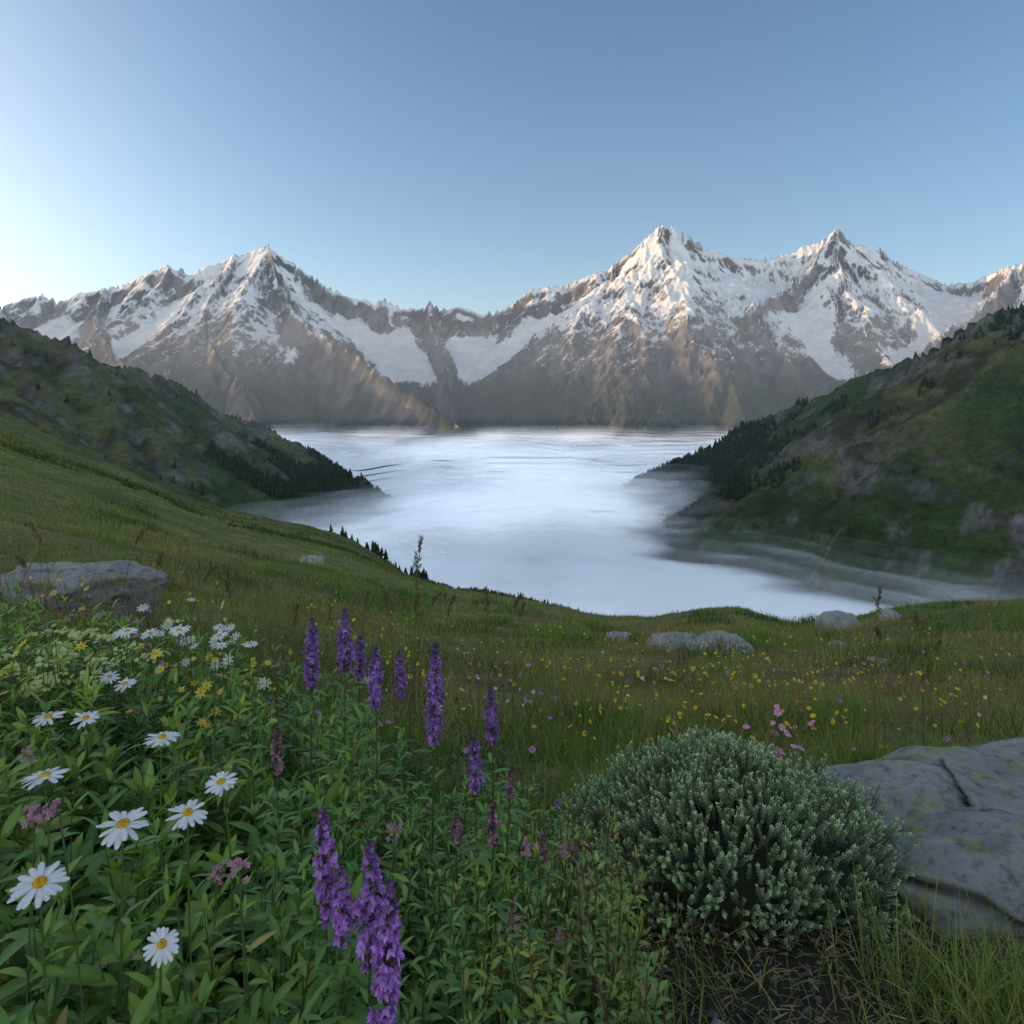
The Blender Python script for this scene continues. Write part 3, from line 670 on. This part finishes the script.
# ------------------------------------------------------------------ grey-green cushion shrub
mb=MB(); cx,cy=.62,1.98; g0=gz(cx,cy)-.03
n=4600
d=rdir(n,-.05,1.57); d[:,2]=np.abs(d[:,2]); d=nrm(d+rng.normal(0,.05,d.shape)); d[:,2]=np.maximum(d[:,2],0)
lump=1+.24*fbm3(d*2.4+5,3,4)+.10*fbm3(d*6,2,6)
rad=np.array([.52,.42,.37])
base=np.array([cx,cy,g0])+d*rad*(lump*rng.uniform(.74,.92,n))[:,None]
gd=nrm(d/rad*.4+np.array([0,0,.35])+rng.normal(0,.30,d.shape)); Ls=rng.uniform(.03,.068,n)
tt=np.linspace(0,1,4)
P=base[:,None]+gd[:,None]*Ls[:,None,None]*tt[None,:,None]; tubes(mb,P,.0014,(.2,.19,.13),0,3)
nl=26; tl=np.tile(np.linspace(.1,1,nl),n)
B=np.repeat(base,nl,0)+np.repeat(gd*Ls[:,None],nl,0)*tl[:,None]
a=np.tile(np.arange(nl)*2.4,n)+np.repeat(rng.uniform(0,6,n),nl)
g3=np.repeat(gd,nl,0); e1=nrm(np.cross(g3,np.array([.3,1,.1]))); e2=np.cross(g3,e1)
spread=np.interp(tl,[0,1],[1.2,.6])[:,None]
ld=nrm(g3*.7+(e1*np.cos(a)[:,None]+e2*np.sin(a)[:,None])*spread)
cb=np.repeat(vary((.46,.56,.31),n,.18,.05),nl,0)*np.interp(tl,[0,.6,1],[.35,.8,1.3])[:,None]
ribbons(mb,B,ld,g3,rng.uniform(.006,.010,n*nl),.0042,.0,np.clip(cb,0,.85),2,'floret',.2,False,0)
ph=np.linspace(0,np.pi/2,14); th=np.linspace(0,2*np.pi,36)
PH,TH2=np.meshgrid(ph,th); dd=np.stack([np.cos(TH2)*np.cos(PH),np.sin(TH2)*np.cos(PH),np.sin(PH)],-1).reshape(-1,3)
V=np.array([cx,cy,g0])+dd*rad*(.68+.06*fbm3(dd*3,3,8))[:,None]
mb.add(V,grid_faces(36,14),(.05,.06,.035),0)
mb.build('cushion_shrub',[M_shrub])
print('shrub',time.time()-T0)
# ------------------------------------------------------------------ light
EL,AZ=math.radians(8.0),math.radians(-82)
S=Vector((math.sin(AZ)*math.cos(EL),math.cos(AZ)*math.cos(EL),math.sin(EL)))
w=bpy.data.worlds.new('World'); scene.world=w; w.use_nodes=True
nt=w.node_tree; N=nt.nodes; Lk=nt.links; bg=N['Background']; sk=N.new('ShaderNodeTexSky'); sk.sky_type='NISHITA'
sk.sun_disc=False; sk.sun_elevation=EL; sk.sun_rotation=AZ; sk.altitude=1500; sk.air_density=1.0; sk.dust_density=2.0; sk.ozone_density=2.5
hs=N.new('ShaderNodeHueSaturation'); hs.inputs['Saturation'].default_value=1.0
Lk.new(sk.outputs[0],hs.inputs['Color'])
tint=N.new('ShaderNodeVectorMath'); tint.operation='MULTIPLY'; tint.inputs[1].default_value=(.265,.265,.25)
Lk.new(hs.outputs[0],tint.inputs[0])
tc=N.new('ShaderNodeTexCoord'); nv=N.new('ShaderNodeVectorMath'); nv.operation='NORMALIZE'; Lk.new(tc.outputs['Generated'],nv.inputs[0])
def M(op,a,b=None):
    q=N.new('ShaderNodeMath'); q.operation=op
    for i,v in enumerate((a,b)):
        if v is None: continue
        if isinstance(v,(int,float)): q.inputs[i].default_value=v
        else: Lk.new(v,q.inputs[i])
    return q.outputs[0]
sx=N.new('ShaderNodeSeparateXYZ'); Lk.new(nv.outputs[0],sx.inputs[0])
def lobe(direction,power,amp,colr,kz,prev):
    dt=N.new('ShaderNodeVectorMath'); dt.operation='DOT_PRODUCT'; Lk.new(nv.outputs[0],dt.inputs[0]); dt.inputs[1].default_value=direction
    p=M('POWER',M('MAXIMUM',dt.outputs['Value'],0.0),power)
    hz=M('EXPONENT',M('MULTIPLY',M('MAXIMUM',sx.outputs[2],0.0),-kz))
    gl=M('MULTIPLY',M('MULTIPLY',p,hz),amp)
    gc=N.new('ShaderNodeVectorMath'); gc.operation='SCALE'; gc.inputs[0].default_value=colr; Lk.new(gl,gc.inputs['Scale'])
    ad=N.new('ShaderNodeVectorMath'); ad.operation='ADD'; Lk.new(prev,ad.inputs[0]); Lk.new(gc.outputs[0],ad.inputs[1]); return ad.outputs[0]
g_el=math.radians(10)
# sunrise aureole round the sun, the milky band along the horizon, and a fill lobe added behind the camera to brighten the foreground
o1=lobe((math.sin(AZ)*math.cos(g_el),math.cos(AZ)*math.cos(g_el),math.sin(g_el)),5.0,3.5,(1.0,.84,.66),2.8,tint.outputs[0])
o2=lobe((.45,-.86,.25),1.5,1.05,(1.0,.94,.86),.9,o1)
o3=lobe((-.5,.86,.05),.8,.36,(1.0,.87,.74),5.5,o2)
Lk.new(o3,bg.inputs[0]); bg.inputs[1].default_value=1.0
ld=bpy.data.lights.new('sun','SUN'); ld.energy=5; ld.angle=math.radians(.5); ld.color=(1,.64,.34)
lo=bpy.data.objects.new('sun',ld); scene.collection.objects.link(lo); lo.rotation_euler=S.to_track_quat('Z','Y').to_euler(); lo.location=(-50,20,60)
cam=bpy.data.cameras.new('camera'); co=bpy.data.objects.new('camera',cam); scene.collection.objects.link(co)
co.location=(0,0,0); co.rotation_euler=(math.radians(90),0,0)
cam.sensor_width=36; cam.lens=700/1024*36; cam.shift_y=-112/1024; cam.clip_start=.05; cam.clip_end=40000
scene.camera=co
scene.view_settings.view_transform='Standard'; scene.view_settings.look='None'; scene.view_settings.exposure=0
print('done',time.time()-T0)
